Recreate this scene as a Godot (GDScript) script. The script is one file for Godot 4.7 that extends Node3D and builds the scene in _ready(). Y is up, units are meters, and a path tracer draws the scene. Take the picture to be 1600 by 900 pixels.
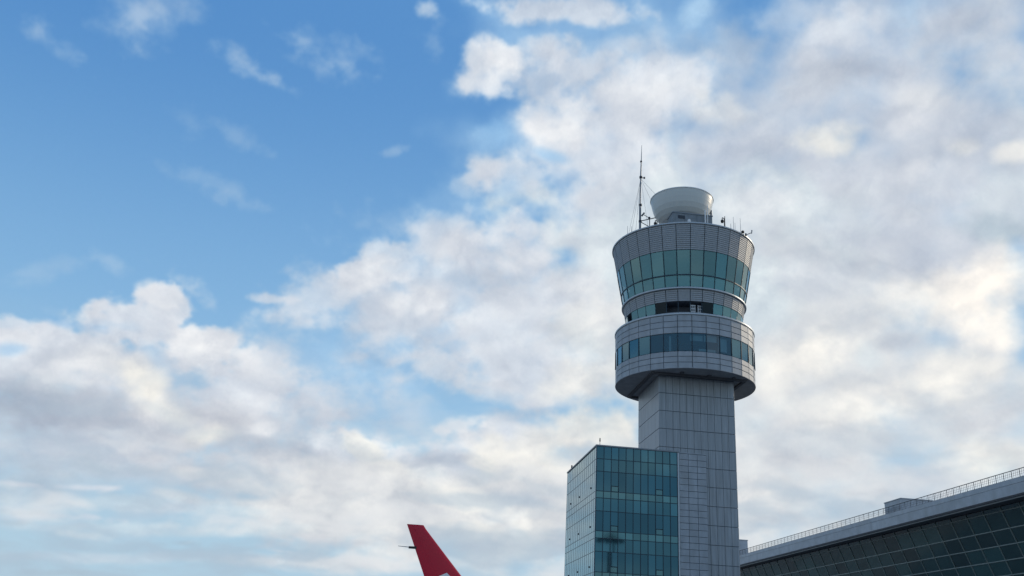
extends Node3D
# An airport control tower under a half-clouded sky.
# Directions: the apron grid is turned 6.7 degrees; across() runs along the facades to the right, away() along them from the camera.

const EYE := 1.7                 # the camera's height; heights below are given over it and lifted by LIFT
const LIFT := 1.7
const GRID := 0.11718            # turn of the buildings about y
const TOWER := Vector3(24.708, 0, -127.244)
const BLOCK := Vector3(11.965, 0, -120.0)

var rng := RandomNumberGenerator.new()
var taken := {}
var M := {}

# ------------------------------------------------------------------ names and tags
func numbered(called: String, parent: Node) -> String:
	var key := str(parent.get_instance_id()) + called
	var n: int = taken.get(key, 0)
	taken[key] = n + 1
	return called if n == 0 else "%s_%03d" % [called, n]

func thing(called: String, label: String, category: String, at := Vector3.ZERO, turn := 0.0, group := "") -> Node3D:
	var o := Node3D.new()
	o.name = numbered(called, self)
	add_child(o, true)
	o.position = at
	o.rotation.y = turn
	tag(o, label, category, group)
	return o

func tag(o: Node, label: String, category: String, group := "") -> void:
	o.set_meta("label", label)
	o.set_meta("category", category)
	if group != "":
		o.set_meta("group", group)

func part(called: String, mesh: Mesh, mat: Material, parent: Node, turn := 0.0, at := Vector3.ZERO) -> MeshInstance3D:
	var o := MeshInstance3D.new()
	o.name = numbered(called, parent)
	o.mesh = mesh
	o.material_override = mat
	o.position = at
	o.rotation.y = turn
	parent.add_child(o, true)
	return o

func obj(called: String, st: SurfaceTool, mat: Material, parent: Node, turn := 0.0, at := Vector3.ZERO) -> MeshInstance3D:
	return part(called, st.commit(), mat, parent, turn, at)

# ------------------------------------------------------------------ shapes
func mb() -> SurfaceTool:
	var st := SurfaceTool.new()
	st.begin(Mesh.PRIMITIVE_TRIANGLES)
	return st

func V(x: float, h: float, z: float) -> Vector3:
	return Vector3(x, h + LIFT, z)

func tri(st: SurfaceTool, a: Vector3, b: Vector3, c: Vector3, n: Vector3) -> void:
	var flip := (b - a).cross(c - a).dot(n) > 0.0      # clockwise fronts
	for p in ([a, c, b] if flip else [a, b, c]):
		st.set_normal(n)
		st.add_vertex(p)

func quad(st: SurfaceTool, a: Vector3, b: Vector3, c: Vector3, d: Vector3, out: Vector3) -> void:
	var n := (b - a).cross(d - a)
	if n.length_squared() < 1e-12:
		n = (c - b).cross(d - b)
	n = n.normalized()
	if n.dot(out) < 0.0:
		n = -n
	tri(st, a, b, c, n)
	tri(st, a, c, d, n)

func hexa(st: SurfaceTool, p: Array) -> void:           # eight corners: 0-3 the near face round, 4-7 the far one
	var c := Vector3.ZERO
	for v in p:
		c += v / 8.0
	for f in [[0, 1, 2, 3], [4, 5, 6, 7], [0, 1, 5, 4], [1, 2, 6, 5], [2, 3, 7, 6], [3, 0, 4, 7]]:
		var m: Vector3 = (p[f[0]] + p[f[1]] + p[f[2]] + p[f[3]]) / 4.0
		quad(st, p[f[0]], p[f[1]], p[f[2]], p[f[3]], m - c)

func box(st: SurfaceTool, x0: float, x1: float, h0: float, h1: float, z0: float, z1: float) -> void:
	hexa(st, [V(x0, h0, z1), V(x1, h0, z1), V(x1, h1, z1), V(x0, h1, z1), V(x0, h0, z0), V(x1, h0, z0), V(x1, h1, z0), V(x0, h1, z0)])

func slab(st: SurfaceTool, x0: float, x1: float, h0: float, h1: float, z0: float, z1: float, b: float) -> void:
	# a facade panel: its front (z1) is drawn in by b all round, so that its edges catch light
	var f := [V(x0 + b, h0 + b, z1), V(x1 - b, h0 + b, z1), V(x1 - b, h1 - b, z1), V(x0 + b, h1 - b, z1)]
	var r := [V(x0, h0, z1 - b), V(x1, h0, z1 - b), V(x1, h1, z1 - b), V(x0, h1, z1 - b)]
	var k := [V(x0, h0, z0), V(x1, h0, z0), V(x1, h1, z0), V(x0, h1, z0)]
	quad(st, f[0], f[1], f[2], f[3], Vector3.BACK)
	var c: Vector3 = (k[0] + f[2]) * 0.5
	for i in 4:
		var j := (i + 1) % 4
		quad(st, f[i], f[j], r[j], r[i], (f[i] + r[j]) * 0.5 - c)
		quad(st, r[i], r[j], k[j], k[i], (r[i] + k[j]) * 0.5 - c)

func tube(st: SurfaceTool, a: Vector3, b: Vector3, ra: float, rb: float, n := 8) -> void:
	var d := (b - a).normalized()
	var u := d.cross(Vector3.RIGHT if absf(d.x) < 0.8 else Vector3.UP).normalized()
	var w := d.cross(u)
	for i in n:
		var p := TAU * i / n
		var q := TAU * (i + 1) / n
		var e := u * cos(p) + w * sin(p)
		var f := u * cos(q) + w * sin(q)
		quad(st, a + e * ra, a + f * ra, b + f * rb, b + e * rb, e + f)
		tri(st, a, a + e * ra, a + f * ra, -d)
		tri(st, b, b + e * rb, b + f * rb, d)

func lathe(st: SurfaceTool, prof: Array, n: int, at := Vector3.ZERO, smooth := true, phase := 0.0) -> void:
	# prof: [radius, height] pairs from inside bottom round to inside top; outward is to the right of the path
	for k in prof.size() - 1:
		var a: Array = prof[k]
		var b: Array = prof[k + 1]
		var t := Vector2(b[0] - a[0], b[1] - a[1])
		if t.length() < 1e-6:
			continue
		var nn := Vector2(t.y, -t.x).normalized()
		for i in n:
			var p := phase + TAU * i / n
			var q := phase + TAU * (i + 1) / n
			var pts := []
			var nor := []
			for e in [[p, a], [q, a], [q, b], [p, b]]:
				pts.append(at + V(sin(e[0]) * e[1][0], e[1][1], cos(e[0]) * e[1][0]))
				var ang: float = e[0] if smooth else (p + q) * 0.5
				nor.append(Vector3(sin(ang) * nn.x, nn.y, cos(ang) * nn.x))
			for f in [[0, 1, 2], [0, 2, 3]]:
				var flip: bool = (pts[f[1]] - pts[f[0]]).cross(pts[f[2]] - pts[f[0]]).dot(nor[0] + nor[1]) > 0.0
				for j in ([f[0], f[2], f[1]] if flip else f):
					st.set_normal(nor[j])
					st.add_vertex(pts[j])

func ring_panel(r0: float, r1: float, h0: float, h1: float, gap: float, thick: float, ribs := 0, facets := 32) -> ArrayMesh:
	# one flat facet of a ring, about the z axis of the ring's centre
	var st := mb()
	var half := PI / facets
	var at := func(h: float, side: float, out: float) -> Vector3:
		var r: float = lerpf(r0, r1, (h - h0) / (h1 - h0))
		var z: float = r * cos(half) + out
		return V(side * (r * sin(half) - gap * (2.4 if ribs > 0 else 1.8)), h, z)
	var lo := h0 + gap
	var hi := h1 - gap
	var b := minf(0.03, thick * 0.4)
	if ribs == 0:
		var f := [at.call(lo + b, -1, 0.0) + Vector3(b, 0, 0), at.call(lo + b, 1, 0.0) - Vector3(b, 0, 0), at.call(hi - b, 1, 0.0) - Vector3(b, 0, 0), at.call(hi - b, -1, 0.0) + Vector3(b, 0, 0)]
		var r := [at.call(lo, -1, -b), at.call(lo, 1, -b), at.call(hi, 1, -b), at.call(hi, -1, -b)]
		var k := [at.call(lo, -1, -thick), at.call(lo, 1, -thick), at.call(hi, 1, -thick), at.call(hi, -1, -thick)]
		var c: Vector3 = (k[0] + k[2]) * 0.5
		quad(st, f[0], f[1], f[2], f[3], Vector3.BACK)
		for i in 4:
			var j := (i + 1) % 4
			quad(st, f[i], f[j], r[j], r[i], (f[i] + r[j]) * 0.5 - c)
			quad(st, r[i], r[j], k[j], k[i], (r[i] + k[j]) * 0.5 - c)
	else:
		var step := (hi - lo) / ribs
		for i in ribs:
			var a := lo + step * i
			var m := a + step * 0.7
			var e := a + step
			quad(st, at.call(a, -1, 0.0), at.call(a, 1, 0.0), at.call(m, 1, -0.012), at.call(m, -1, -0.012), Vector3.BACK)
			quad(st, at.call(m, -1, -0.012), at.call(m, 1, -0.012), at.call(m, 1, -0.075), at.call(m, -1, -0.075), Vector3.UP)
			quad(st, at.call(m, -1, -0.075), at.call(m, 1, -0.075), at.call(e, 1, -0.075), at.call(e, -1, -0.075), Vector3.BACK)
			quad(st, at.call(e, -1, -0.075), at.call(e, 1, -0.075), at.call(e, 1, 0.0), at.call(e, -1, 0.0), Vector3.DOWN)
			for s in [-1, 1]:
				quad(st, at.call(a, s, 0.0), at.call(m, s, 0.0), at.call(m, s, -thick), at.call(a, s, -thick), Vector3(s, 0, 0))
	return st.commit()

# ------------------------------------------------------------------ materials
func lin(r: float, g: float, b: float, a := 1.0) -> Color:
	var c := Color(r, g, b).linear_to_srgb()
	c.a = a
	return c

func mat(c: Color, rough := 0.6, metal := 0.0, spec := 0.5) -> StandardMaterial3D:
	var m := StandardMaterial3D.new()
	m.albedo_color = c
	m.roughness = rough
	m.metallic = metal
	m.metallic_specular = spec
	return m

func pane(c: Color, metal := 0.0, rough := 0.04) -> StandardMaterial3D:
	var m := mat(c, rough, metal, 1.0)
	if c.a < 1.0:
		m.transparency = BaseMaterial3D.TRANSPARENCY_ALPHA
	return m

func stains(sd: int, freq: float, low: float) -> NoiseTexture2D:
	var f := FastNoiseLite.new()
	f.seed = sd
	f.frequency = freq
	f.fractal_octaves = 5
	var g := Gradient.new()
	g.set_color(0, Color(low, low, low * 0.99))
	g.set_color(1, Color(1, 1, 1))
	g.add_point(0.55, Color(0.5 + low * 0.5, 0.5 + low * 0.5, 0.5 + low * 0.5))
	var t := NoiseTexture2D.new()
	t.width = 512
	t.height = 512
	t.seamless = true
	t.noise = f
	t.color_ramp = g
	return t

func worn(m: StandardMaterial3D, tex: Texture2D, scale: Vector3) -> StandardMaterial3D:
	m.albedo_texture = tex
	m.uv1_triplanar = true
	m.uv1_world_triplanar = true
	m.uv1_scale = scale
	return m

func make_materials() -> void:
	var dirt := stains(4, 0.012, 0.86)
	var streaks := stains(17, 0.02, 0.8)
	var fine := stains(9, 0.03, 0.88)
	M.panel = []
	M.rib = []
	M.tile = []
	for i in 6:
		var k := 0.965 + 0.014 * i
		M.panel.append(worn(mat(lin(0.40 * k, 0.425 * k, 0.445 * k), 0.42, 0.15), streaks, Vector3(0.3, 0.014, 0.3)))
		M.rib.append(worn(mat(lin(0.42 * k, 0.44 * k, 0.46 * k), 0.5, 0.15), fine, Vector3(0.2, 0.05, 0.2)))
		M.tile.append(worn(mat(lin(0.42 * k, 0.445 * k, 0.47 * k), 0.5, 0.1), dirt, Vector3(0.13, 0.04, 0.13)))
	M.joint = mat(lin(0.1, 0.115, 0.14), 0.8)
	M.mullion = mat(lin(0.03, 0.055, 0.075), 0.45, 0.3)
	M.mullion_pale = mat(lin(0.34, 0.38, 0.38), 0.4, 0.4)
	M.coping = mat(lin(0.45, 0.48, 0.5), 0.4, 0.4)
	M.plant = worn(mat(lin(0.25, 0.28, 0.3), 0.6), dirt, Vector3(0.2, 0.2, 0.2))
	M.soffit = worn(mat(lin(0.34, 0.345, 0.36), 0.8), dirt, Vector3(0.1, 0.1, 0.1))
	M.beam = mat(lin(0.09, 0.09, 0.1), 0.7)
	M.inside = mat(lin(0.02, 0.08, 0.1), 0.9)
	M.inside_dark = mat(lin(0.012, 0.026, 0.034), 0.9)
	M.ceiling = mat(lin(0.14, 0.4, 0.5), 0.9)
	M.white = mat(lin(0.78, 0.79, 0.78), 0.45)
	M.bowl = mat(lin(0.66, 0.67, 0.63), 0.35)
	M.blind = mat(lin(0.4, 0.78, 0.86), 0.8)
	M.steel = mat(lin(0.22, 0.235, 0.25), 0.45, 0.6)
	M.dark_steel = mat(lin(0.05, 0.055, 0.065), 0.5, 0.4)
	M.black = mat(lin(0.012, 0.012, 0.014), 0.5)
	M.cab_glass = []
	for i in 5:
		var k := 0.8 + 0.1 * i
		M.cab_glass.append(pane(Color(lin(0.075 * k, 0.25 * k, 0.28 * k), 0.55), 0.4))
	M.shade_glass = pane(Color(lin(0.006, 0.02, 0.026), 0.9))
	M.shade_glass.metallic_specular = 0.3
	M.clear_glass = pane(Color(lin(0.006, 0.085, 0.135), 0.62))
	M.ring_glass = []
	for i in 5:
		var k := 0.75 + 0.12 * i
		M.ring_glass.append(pane(Color(lin(0.04 * k, 0.19 * k, 0.26 * k), 0.72), 0.45))
	M.vision = []
	M.spandrel = []
	M.band = []
	M.side = []
	for i in 6:
		var k := 0.86 + 0.055 * i
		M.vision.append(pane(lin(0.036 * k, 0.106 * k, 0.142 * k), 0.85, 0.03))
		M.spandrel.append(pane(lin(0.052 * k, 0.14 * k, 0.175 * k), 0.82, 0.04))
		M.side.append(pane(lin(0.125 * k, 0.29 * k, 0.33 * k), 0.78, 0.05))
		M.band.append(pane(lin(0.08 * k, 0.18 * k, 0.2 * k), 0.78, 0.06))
	M.hall_glass = []
	for i in 5:
		var k := 0.6 + 0.2 * i
		M.hall_glass.append(pane(Color(lin(0.02 * k, 0.072 * k, 0.072 * k), 0.88), 0.0, 0.03))
	M.fascia = []
	for i in 3:
		var k := 0.95 + 0.05 * i
		M.fascia.append(worn(mat(lin(0.5 * k, 0.52 * k, 0.55 * k), 0.5, 0.2), dirt, Vector3(0.06, 0.06, 0.06)))
	M.roof = mat(lin(0.3, 0.31, 0.32), 0.8)
	M.hall_mullion = mat(lin(0.23, 0.27, 0.26), 0.5, 0.2)
	M.red = mat(lin(0.52, 0.01, 0.036), 0.32, 0.0, 0.3)
	M.red.clearcoat_enabled = true
	M.red.clearcoat = 0.2
	M.red.clearcoat_roughness = 0.1
	M.apron = worn(mat(lin(0.2, 0.21, 0.21), 0.9), dirt, Vector3(0.02, 0.02, 0.02))

# ------------------------------------------------------------------ sky
var WHITE := Color8(224, 227, 232)
var PALE := Color8(212, 218, 227)
var GREY := Color8(199, 206, 217)
var SLATE := Color8(186, 195, 208)
var DARK := Color8(176, 185, 199)
var CREAM := Color8(231, 230, 225)
var IVORY := Color8(241, 239, 234)
var GLOW := Color8(253, 247, 239)
var MILK := Color8(216, 219, 222)
var ASH := Color8(203, 206, 213)
var AQUA := Color8(208, 219, 226)
var HAZE := Color8(167, 184, 198)
var BLUE := Color8(128, 178, 224)
var SKYBLUE := Color8(150, 190, 226)
var WINDOW := Color8(165, 197, 226)
const CRISP := Vector3(0.55, 0.84, 0.14)     # softness and roughness of a cloud's edge, relief within it
const SOFT := Vector3(0.9, 0.78, 0.11)
const FOG := Vector3(1.05, 0.5, 0.1)
const WISP := Vector3(1.5, 1.35, 0.05)
const VEIL := Vector3(1.2, 0.28, 0.08)

# kind, tone, azimuth, elevation, half width, half height (degrees), tilt, cover; later ones lie nearer
func clouds() -> Array:
	return [
	[WISP, PALE, -25.6, 34.3, 3.37, 2.22, 28, 0.36],
	[WISP, WHITE, -25.8, 33.5, 1.88, 1.04, 75, 0.25],
	[WISP, PALE, -30.4, 30.9, 2.21, 0.71, -19, 0.29],
	[WISP, PALE, -31.7, 31.4, 1.02, 0.70, -1, 0.22],
	[WISP, PALE, -19.0, 32.6, 2.53, 0.98, -15, 0.4],
	[WISP, PALE, -17.4, 32.1, 2.11, 0.44, -18, 0.25],
	[WISP, PALE, -13.5, 34.4, 2.89, 1.42, -9, 0.27],
	[WISP, PALE, -15.3, 34.4, 1.42, 0.54, -8, 0.22],
	[WISP, PALE, -12.3, 33.6, 1.74, 0.77, -20, 0.22],
	[WISP, PALE, -18.4, 28.6, 2.36, 0.66, -14, 0.22],
	[WISP, PALE, -21.7, 28.9, 1.65, 0.75, -39, 0.14],
	[WISP, PALE, -19.4, 25.4, 2.82, 0.99, -14, 0.18],
	[WISP, PALE, -17.9, 24.8, 2.39, 0.55, -10, 0.14],
	[WISP, PALE, -8.4, 29.3, 1.02, 0.34, 27, 0.29],
	[WISP, WHITE, -7.7, 37.7, 0.79, 0.72, -22, 0.6],
	[WISP, PALE, -6.8, 36.1, 0.70, 1.62, 7, 0.22],
	[WISP, PALE, -8.7, 25.1, 3.57, 1.26, -3, 0.18],
	[WISP, PALE, -27.8, 18.9, 2.53, 0.62, 24, 0.18],
	[WISP, PALE, -24.1, 20.0, 1.27, 0.53, -20, 0.25],
	[VEIL, WINDOW, 6.4, 36.6, 11.02, 4.67, -1, 0.75],
	[VEIL, WINDOW, 0.4, 29.4, 6.10, 4.55, 23, 0.5],
	[VEIL, WINDOW, -6.9, 17.0, 8.36, 4.55, -15, 0.55],
	[VEIL, WINDOW, -10.7, 15.1, 5.93, 4.13, 6, 0.45],
	[VEIL, WINDOW, -4.3, 23.4, 7.68, 3.84, 35, 0.5],
	[VEIL, GREY, 25.8, 24.6, 11.62, 14.71, -8, 0.95],
	[VEIL, MILK, 14.1, 17.7, 11.99, 15.60, -1, 0.97],
	[VEIL, MILK, -3.0, 8.3, 15.63, 4.01, -2, 0.9],
	[VEIL, GREY, -23.1, 10.0, 10.95, 4.47, 3, 0.8],
	[VEIL, MILK, 28.1, 13.6, 5.17, 3.72, -4, 0.95],
	[VEIL, AQUA, 30.7, 24.6, 2.70, 8.79, -10, 0.9],
	[VEIL, AQUA, -8.7, 11.9, 9.69, 2.22, -9, 0.5],
	[VEIL, GREY, 21.8, 29.0, 14.87, 11.74, -7, 0.9],
	[VEIL, MILK, 18.4, 14.7, 14.57, 11.92, -1, 0.9],
	[SOFT, AQUA, 9.1, 22.7, 10.16, 9.90, -0, 0.97],
	[SOFT, PALE, 6.5, 31.4, 6.39, 5.59, -0, 0.9],
	[SOFT, GREY, 1.9, 34.7, 4.50, 2.20, 2, 0.7],
	[SOFT, PALE, 2.6, 38.1, 5.54, 0.92, -1, 0.85],
	[SOFT, PALE, 0.1, 19.8, 9.62, 5.78, -9, 0.92],
	[SOFT, GREY, -6.4, 19.3, 5.72, 3.63, -15, 0.85],
	[SOFT, PALE, -4.4, 24.1, 3.07, 2.30, 25, 0.8],
	[CRISP, PALE, -8.8, 22.2, 2.27, 1.75, 27, 0.9],
	[SOFT, PALE, -12.1, 19.9, 3.34, 1.51, 18, 0.7],
	[SOFT, PALE, -2.2, 28.5, 1.76, 1.29, -6, 0.9],
	[SOFT, PALE, 0.2, 28.6, 1.53, 1.52, 3, 0.6],
	[FOG, SKYBLUE, -1.7, 30.6, 1.98, 1.28, 34, 0.7],
	[FOG, SKYBLUE, 2.3, 29.9, 1.37, 0.60, -13, 0.75],
	[WISP, SKYBLUE, -0.6, 27.8, 1.38, 0.76, 43, 0.5],
	[WISP, WINDOW, 3.9, 36.2, 1.12, 0.43, -9, 0.45],
	[FOG, WINDOW, 12.1, 38.0, 1.53, 0.94, 26, 0.8],
	[WISP, WINDOW, 7.5, 36.5, 1.23, 1.45, 18, 0.55],
	[WISP, WINDOW, 25.8, 35.8, 1.44, 1.06, -51, 0.6],
	[WISP, WINDOW, 11.0, 30.8, 0.81, 2.22, -2, 0.4],
	[WISP, WINDOW, -3.2, 20.7, 1.54, 1.54, 64, 0.45],
	[WISP, WINDOW, -4.3, 18.7, 1.38, 0.61, 5, 0.55],
	[SOFT, PALE, -2.5, 34.7, 2.63, 1.83, -3, 0.75],
	[SOFT, WHITE, -3.7, 35.2, 1.35, 0.95, 15, 0.7],
	[SOFT, WHITE, -1.2, 35.4, 1.65, 1.09, 4, 0.7],
	[SOFT, WHITE, -2.9, 33.7, 1.73, 0.81, -5, 0.6],
	[SOFT, PALE, 1.3, 35.8, 2.24, 1.24, 7, 0.6],
	[SOFT, PALE, 3.9, 35.1, 2.62, 1.09, 1, 0.55],
	[SOFT, WHITE, 2.9, 32.1, 2.26, 1.87, 21, 0.6],
	[FOG, PALE, 6.4, 36.2, 2.22, 0.79, -1, 0.5],
	[SOFT, WHITE, 7.6, 32.4, 2.24, 2.22, -1, 0.65],
	[SOFT, WHITE, 2.5, 31.4, 1.67, 1.05, 2, 0.7],
	[FOG, PALE, 8.2, 34.7, 1.45, 1.85, 28, 0.4],
	[SOFT, WHITE, -2.8, 28.5, 1.30, 0.84, 24, 0.55],
	[SOFT, PALE, -3.4, 27.9, 1.38, 0.99, 5, 0.4],
	[CRISP, WHITE, -8.8, 22.7, 1.51, 0.91, 22, 0.75],
	[SOFT, WHITE, -4.7, 23.3, 1.92, 1.00, 35, 0.6],
	[SOFT, WHITE, -9.9, 21.3, 1.88, 1.14, 27, 0.5],
	[SOFT, WHITE, -5.7, 20.5, 2.68, 1.00, 5, 0.5],
	[FOG, WHITE, 0.3, 23.3, 2.70, 0.77, 8, 0.6],
	[FOG, MILK, 4.1, 22.3, 2.30, 1.54, 22, 0.4],
	[WISP, WHITE, -1.1, 25.5, 3.46, 1.15, -6, 0.35],
	[FOG, WHITE, 4.2, 26.5, 3.05, 2.30, 31, 0.3],
	[FOG, SLATE, 14.5, 35.5, 2.50, 2.13, -5, 0.51],
	[FOG, DARK, 20.7, 33.3, 2.69, 1.07, 7, 0.64],
	[FOG, SLATE, 29.0, 34.2, 2.10, 2.03, 8, 0.47],
	[FOG, SLATE, 22.3, 33.9, 2.01, 0.69, -10, 0.34],
	[FOG, SLATE, 6.5, 27.3, 2.28, 1.52, 0, 0.38],
	[FOG, DARK, 4.9, 24.6, 2.30, 1.00, 1, 0.42],
	[FOG, DARK, -1.7, 22.0, 3.08, 1.16, -1, 0.47],
	[FOG, SLATE, 1.8, 18.7, 4.23, 1.54, 13, 0.3],
	[FOG, SLATE, 19.7, 21.8, 3.13, 1.46, 4, 0.68],
	[FOG, SLATE, 21.9, 25.8, 4.06, 1.81, 4, 0.42],
	[FOG, HAZE, 29.6, 23.9, 2.45, 1.02, -14, 0.75],
	[FOG, SLATE, 27.3, 27.9, 4.12, 1.38, -10, 0.3],
	[FOG, DARK, 23.4, 18.2, 2.00, 0.64, 6, 0.59],
	[FOG, AQUA, 21.5, 17.5, 0.88, 0.94, -3, 0.6],
	[FOG, SKYBLUE, 30.3, 22.3, 0.78, 1.36, -9, 0.6],
	[FOG, ASH, 28.2, 13.9, 2.79, 1.00, 9, 0.5],
	[FOG, ASH, 23.6, 10.3, 5.22, 1.35, 7, 0.45],
	[FOG, ASH, 19.0, 12.5, 4.49, 1.78, 4, 0.4],
	[FOG, ASH, 16.0, 13.3, 1.42, 2.91, -0, 0.3],
	[FOG, GREY, 25.5, 31.0, 1.95, 1.04, -10, 0.3],
	[FOG, PALE, 21.7, 35.4, 3.31, 1.74, 1, 0.7],
	[FOG, PALE, 18.9, 37.2, 3.08, 1.37, -8, 0.5],
	[FOG, CREAM, 20.8, 30.1, 2.39, 1.22, -2, 0.8],
	[FOG, MILK, 14.3, 32.3, 2.54, 1.30, -14, 0.7],
	[FOG, WHITE, 15.7, 26.3, 2.53, 1.86, -4, 0.6],
	[FOG, WHITE, 25.4, 30.0, 1.30, 0.83, -10, 0.6],
	[FOG, IVORY, 30.8, 27.8, 1.37, 0.68, -1, 0.75],
	[FOG, CREAM, 28.1, 28.5, 1.25, 0.69, -11, 0.5],
	[FOG, WHITE, 25.5, 27.5, 1.62, 0.71, 2, 0.5],
	[FOG, MILK, 26.7, 31.2, 2.21, 1.04, -0, 0.4],
	[FOG, GLOW, 27.8, 20.8, 4.09, 2.41, 10, 0.95],
	[FOG, GLOW, 28.5, 18.7, 2.46, 1.72, -6, 0.8],
	[FOG, GLOW, 28.7, 22.5, 1.56, 1.37, 14, 0.5],
	[FOG, IVORY, 24.6, 19.8, 2.61, 2.13, -5, 0.5],
	[FOG, IVORY, 18.3, 17.6, 2.84, 1.45, 18, 0.85],
	[FOG, IVORY, 16.0, 16.9, 2.15, 2.22, -1, 0.6],
	[FOG, IVORY, 25.9, 16.1, 3.85, 1.73, 7, 0.8],
	[FOG, IVORY, 20.6, 14.6, 4.44, 1.78, 3, 0.6],
	[FOG, CREAM, 27.9, 11.6, 2.81, 1.63, 14, 0.6],
	[FOG, CREAM, 5.4, 20.0, 3.06, 2.30, 1, 0.45],
	[FOG, CREAM, 4.3, 16.5, 3.44, 1.52, 12, 0.6],
	[FOG, CREAM, 8.3, 17.7, 2.27, 2.28, 1, 0.4],
	[SOFT, WHITE, -4.5, 16.4, 3.06, 1.29, -15, 0.7],
	[FOG, WHITE, -0.4, 15.5, 3.45, 0.92, -5, 0.5],
	[CRISP, PALE, -26.7, 14.3, 4.04, 2.06, 6, 0.95],
	[CRISP, PALE, -28.3, 15.4, 2.14, 1.02, 5, 0.8],
	[CRISP, PALE, -22.9, 17.1, 3.33, 1.57, 2, 0.95],
	[CRISP, PALE, -21.0, 18.2, 1.72, 1.22, -11, 0.9],
	[WISP, PALE, -20.2, 19.6, 1.55, 0.50, -31, 0.45],
	[CRISP, WHITE, -18.0, 16.1, 2.81, 1.82, -2, 0.98],
	[SOFT, GREY, -23.9, 13.7, 5.16, 2.46, 9, 0.95],
	[SOFT, PALE, -16.2, 14.1, 4.25, 2.20, 7, 0.95],
	[SOFT, DARK, -24.1, 11.6, 5.43, 1.52, 6, 0.81],
	[SOFT, SLATE, -14.0, 11.8, 5.75, 1.31, 0, 0.77],
	[SOFT, ASH, -18.4, 12.0, 6.22, 2.14, 1, 0.9],
	[SOFT, WHITE, -22.2, 19.1, 0.74, 0.65, 11, 0.6],
	[SOFT, WHITE, -25.0, 17.2, 1.29, 0.70, 22, 0.7],
	[WISP, PALE, -11.3, 14.3, 2.21, 1.87, 6, 0.45],
	[WISP, WINDOW, -24.6, 16.8, 3.58, 0.35, -2, 0.3],
	[FOG, SKYBLUE, -28.4, 14.5, 0.91, 0.54, 11, 0.6],
	[WISP, BLUE, -25.5, 16.4, 1.92, 0.42, 0, 0.5],
	[WISP, WINDOW, -21.1, 15.2, 0.67, 1.44, 31, 0.45],
	[SOFT, WHITE, -17.4, 16.9, 2.12, 0.96, 2, 0.8],
	[SOFT, WHITE, -16.1, 16.0, 1.21, 1.48, 8, 0.5],
	[SOFT, WHITE, -28.2, 15.2, 1.83, 0.55, 5, 0.6],
	[FOG, MILK, -23.7, 14.4, 2.92, 1.20, 10, 0.5],
	[FOG, CREAM, -21.9, 13.7, 2.03, 1.39, -12, 0.85],
	[FOG, HAZE, -26.3, 12.6, 2.48, 0.89, 10, 0.5],
	[FOG, SLATE, -25.8, 14.5, 1.58, 0.83, 10, 0.42],
	[FOG, CREAM, -19.9, 12.5, 2.42, 0.91, -13, 0.6],
	[FOG, CREAM, -17.0, 11.4, 1.53, 0.79, 7, 0.85],
	[SOFT, WHITE, -14.4, 12.0, 1.07, 0.66, 6, 0.75],
	[FOG, SLATE, -18.8, 14.5, 1.73, 1.09, 8, 0.42],
	[FOG, PALE, -15.0, 13.9, 2.15, 1.10, 7, 0.5],
	[FOG, DARK, -13.4, 10.4, 3.96, 0.87, -0, 0.68],
	[FOG, SLATE, -19.8, 10.0, 3.03, 0.70, 3, 0.51],
	[CRISP, PALE, -8.6, 11.2, 4.49, 1.83, -19, 0.95],
	[SOFT, MILK, -6.0, 8.1, 8.14, 3.27, 4, 0.95],
	[SOFT, MILK, 3.0, 10.1, 8.66, 4.43, 3, 0.97],
	[SOFT, PALE, 0.1, 12.9, 4.19, 1.51, 11, 0.9],
	[SOFT, PALE, -3.3, 11.2, 3.03, 1.49, -6, 0.85],
	[SOFT, CREAM, 5.6, 13.5, 3.03, 2.26, 2, 0.9],
	[SOFT, MILK, 8.3, 8.8, 11.04, 5.07, 2, 0.9],
	[CRISP, CREAM, -8.3, 11.6, 2.25, 0.88, -25, 0.75],
	[SOFT, CREAM, -7.0, 10.4, 2.25, 0.73, -15, 0.6],
	[SOFT, WHITE, -2.9, 13.3, 1.90, 0.68, 14, 0.75],
	[SOFT, CREAM, -0.6, 11.7, 2.28, 1.50, 3, 0.7],
	[FOG, SLATE, 0.4, 14.1, 2.29, 0.61, 7, 0.51],
	[FOG, DARK, -4.1, 11.3, 2.64, 0.67, 8, 0.51],
	[FOG, DARK, -6.9, 8.7, 4.09, 0.65, -6, 0.51],
	[FOG, SLATE, -10.0, 9.6, 1.82, 0.59, 15, 0.51],
	[FOG, SLATE, 1.5, 9.2, 2.26, 0.66, -2, 0.38],
	[FOG, SLATE, -0.7, 6.6, 2.23, 0.50, 11, 0.51],
	[FOG, SLATE, 3.8, 6.8, 2.23, 0.86, 3, 0.34],
	[FOG, CREAM, 2.9, 12.3, 2.64, 2.27, -37, 0.5],
	[FOG, CREAM, -3.1, 9.0, 3.38, 0.88, -4, 0.6],
	[FOG, CREAM, -1.4, 7.3, 2.61, 0.80, -6, 0.5],
	[FOG, CREAM, 2.0, 7.1, 1.46, 1.47, -41, 0.35],
	[FOG, CREAM, 6.0, 9.4, 2.24, 2.20, 2, 0.4],
	[WISP, SKYBLUE, -5.0, 13.8, 3.03, 0.60, 6, 0.5],
	[FOG, DARK, -25.5, 11.7, 3.76, 1.03, 6, 0.64],
	[FOG, SLATE, -26.7, 12.9, 1.85, 1.16, 10, 0.42],
	[FOG, DARK, -22.0, 11.2, 3.95, 0.63, 4, 0.51],
	[SOFT, DARK, -13.5, 10.9, 4.68, 0.80, -0, 0.59],
	[FOG, SLATE, -18.6, 13.2, 2.08, 0.72, -3, 0.34],
	[FOG, GREY, -21.4, 16.6, 1.36, 0.93, -1, 0.5],
	[SOFT, WHITE, -14.6, 15.6, 2.54, 1.11, -1, 0.7],
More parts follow.
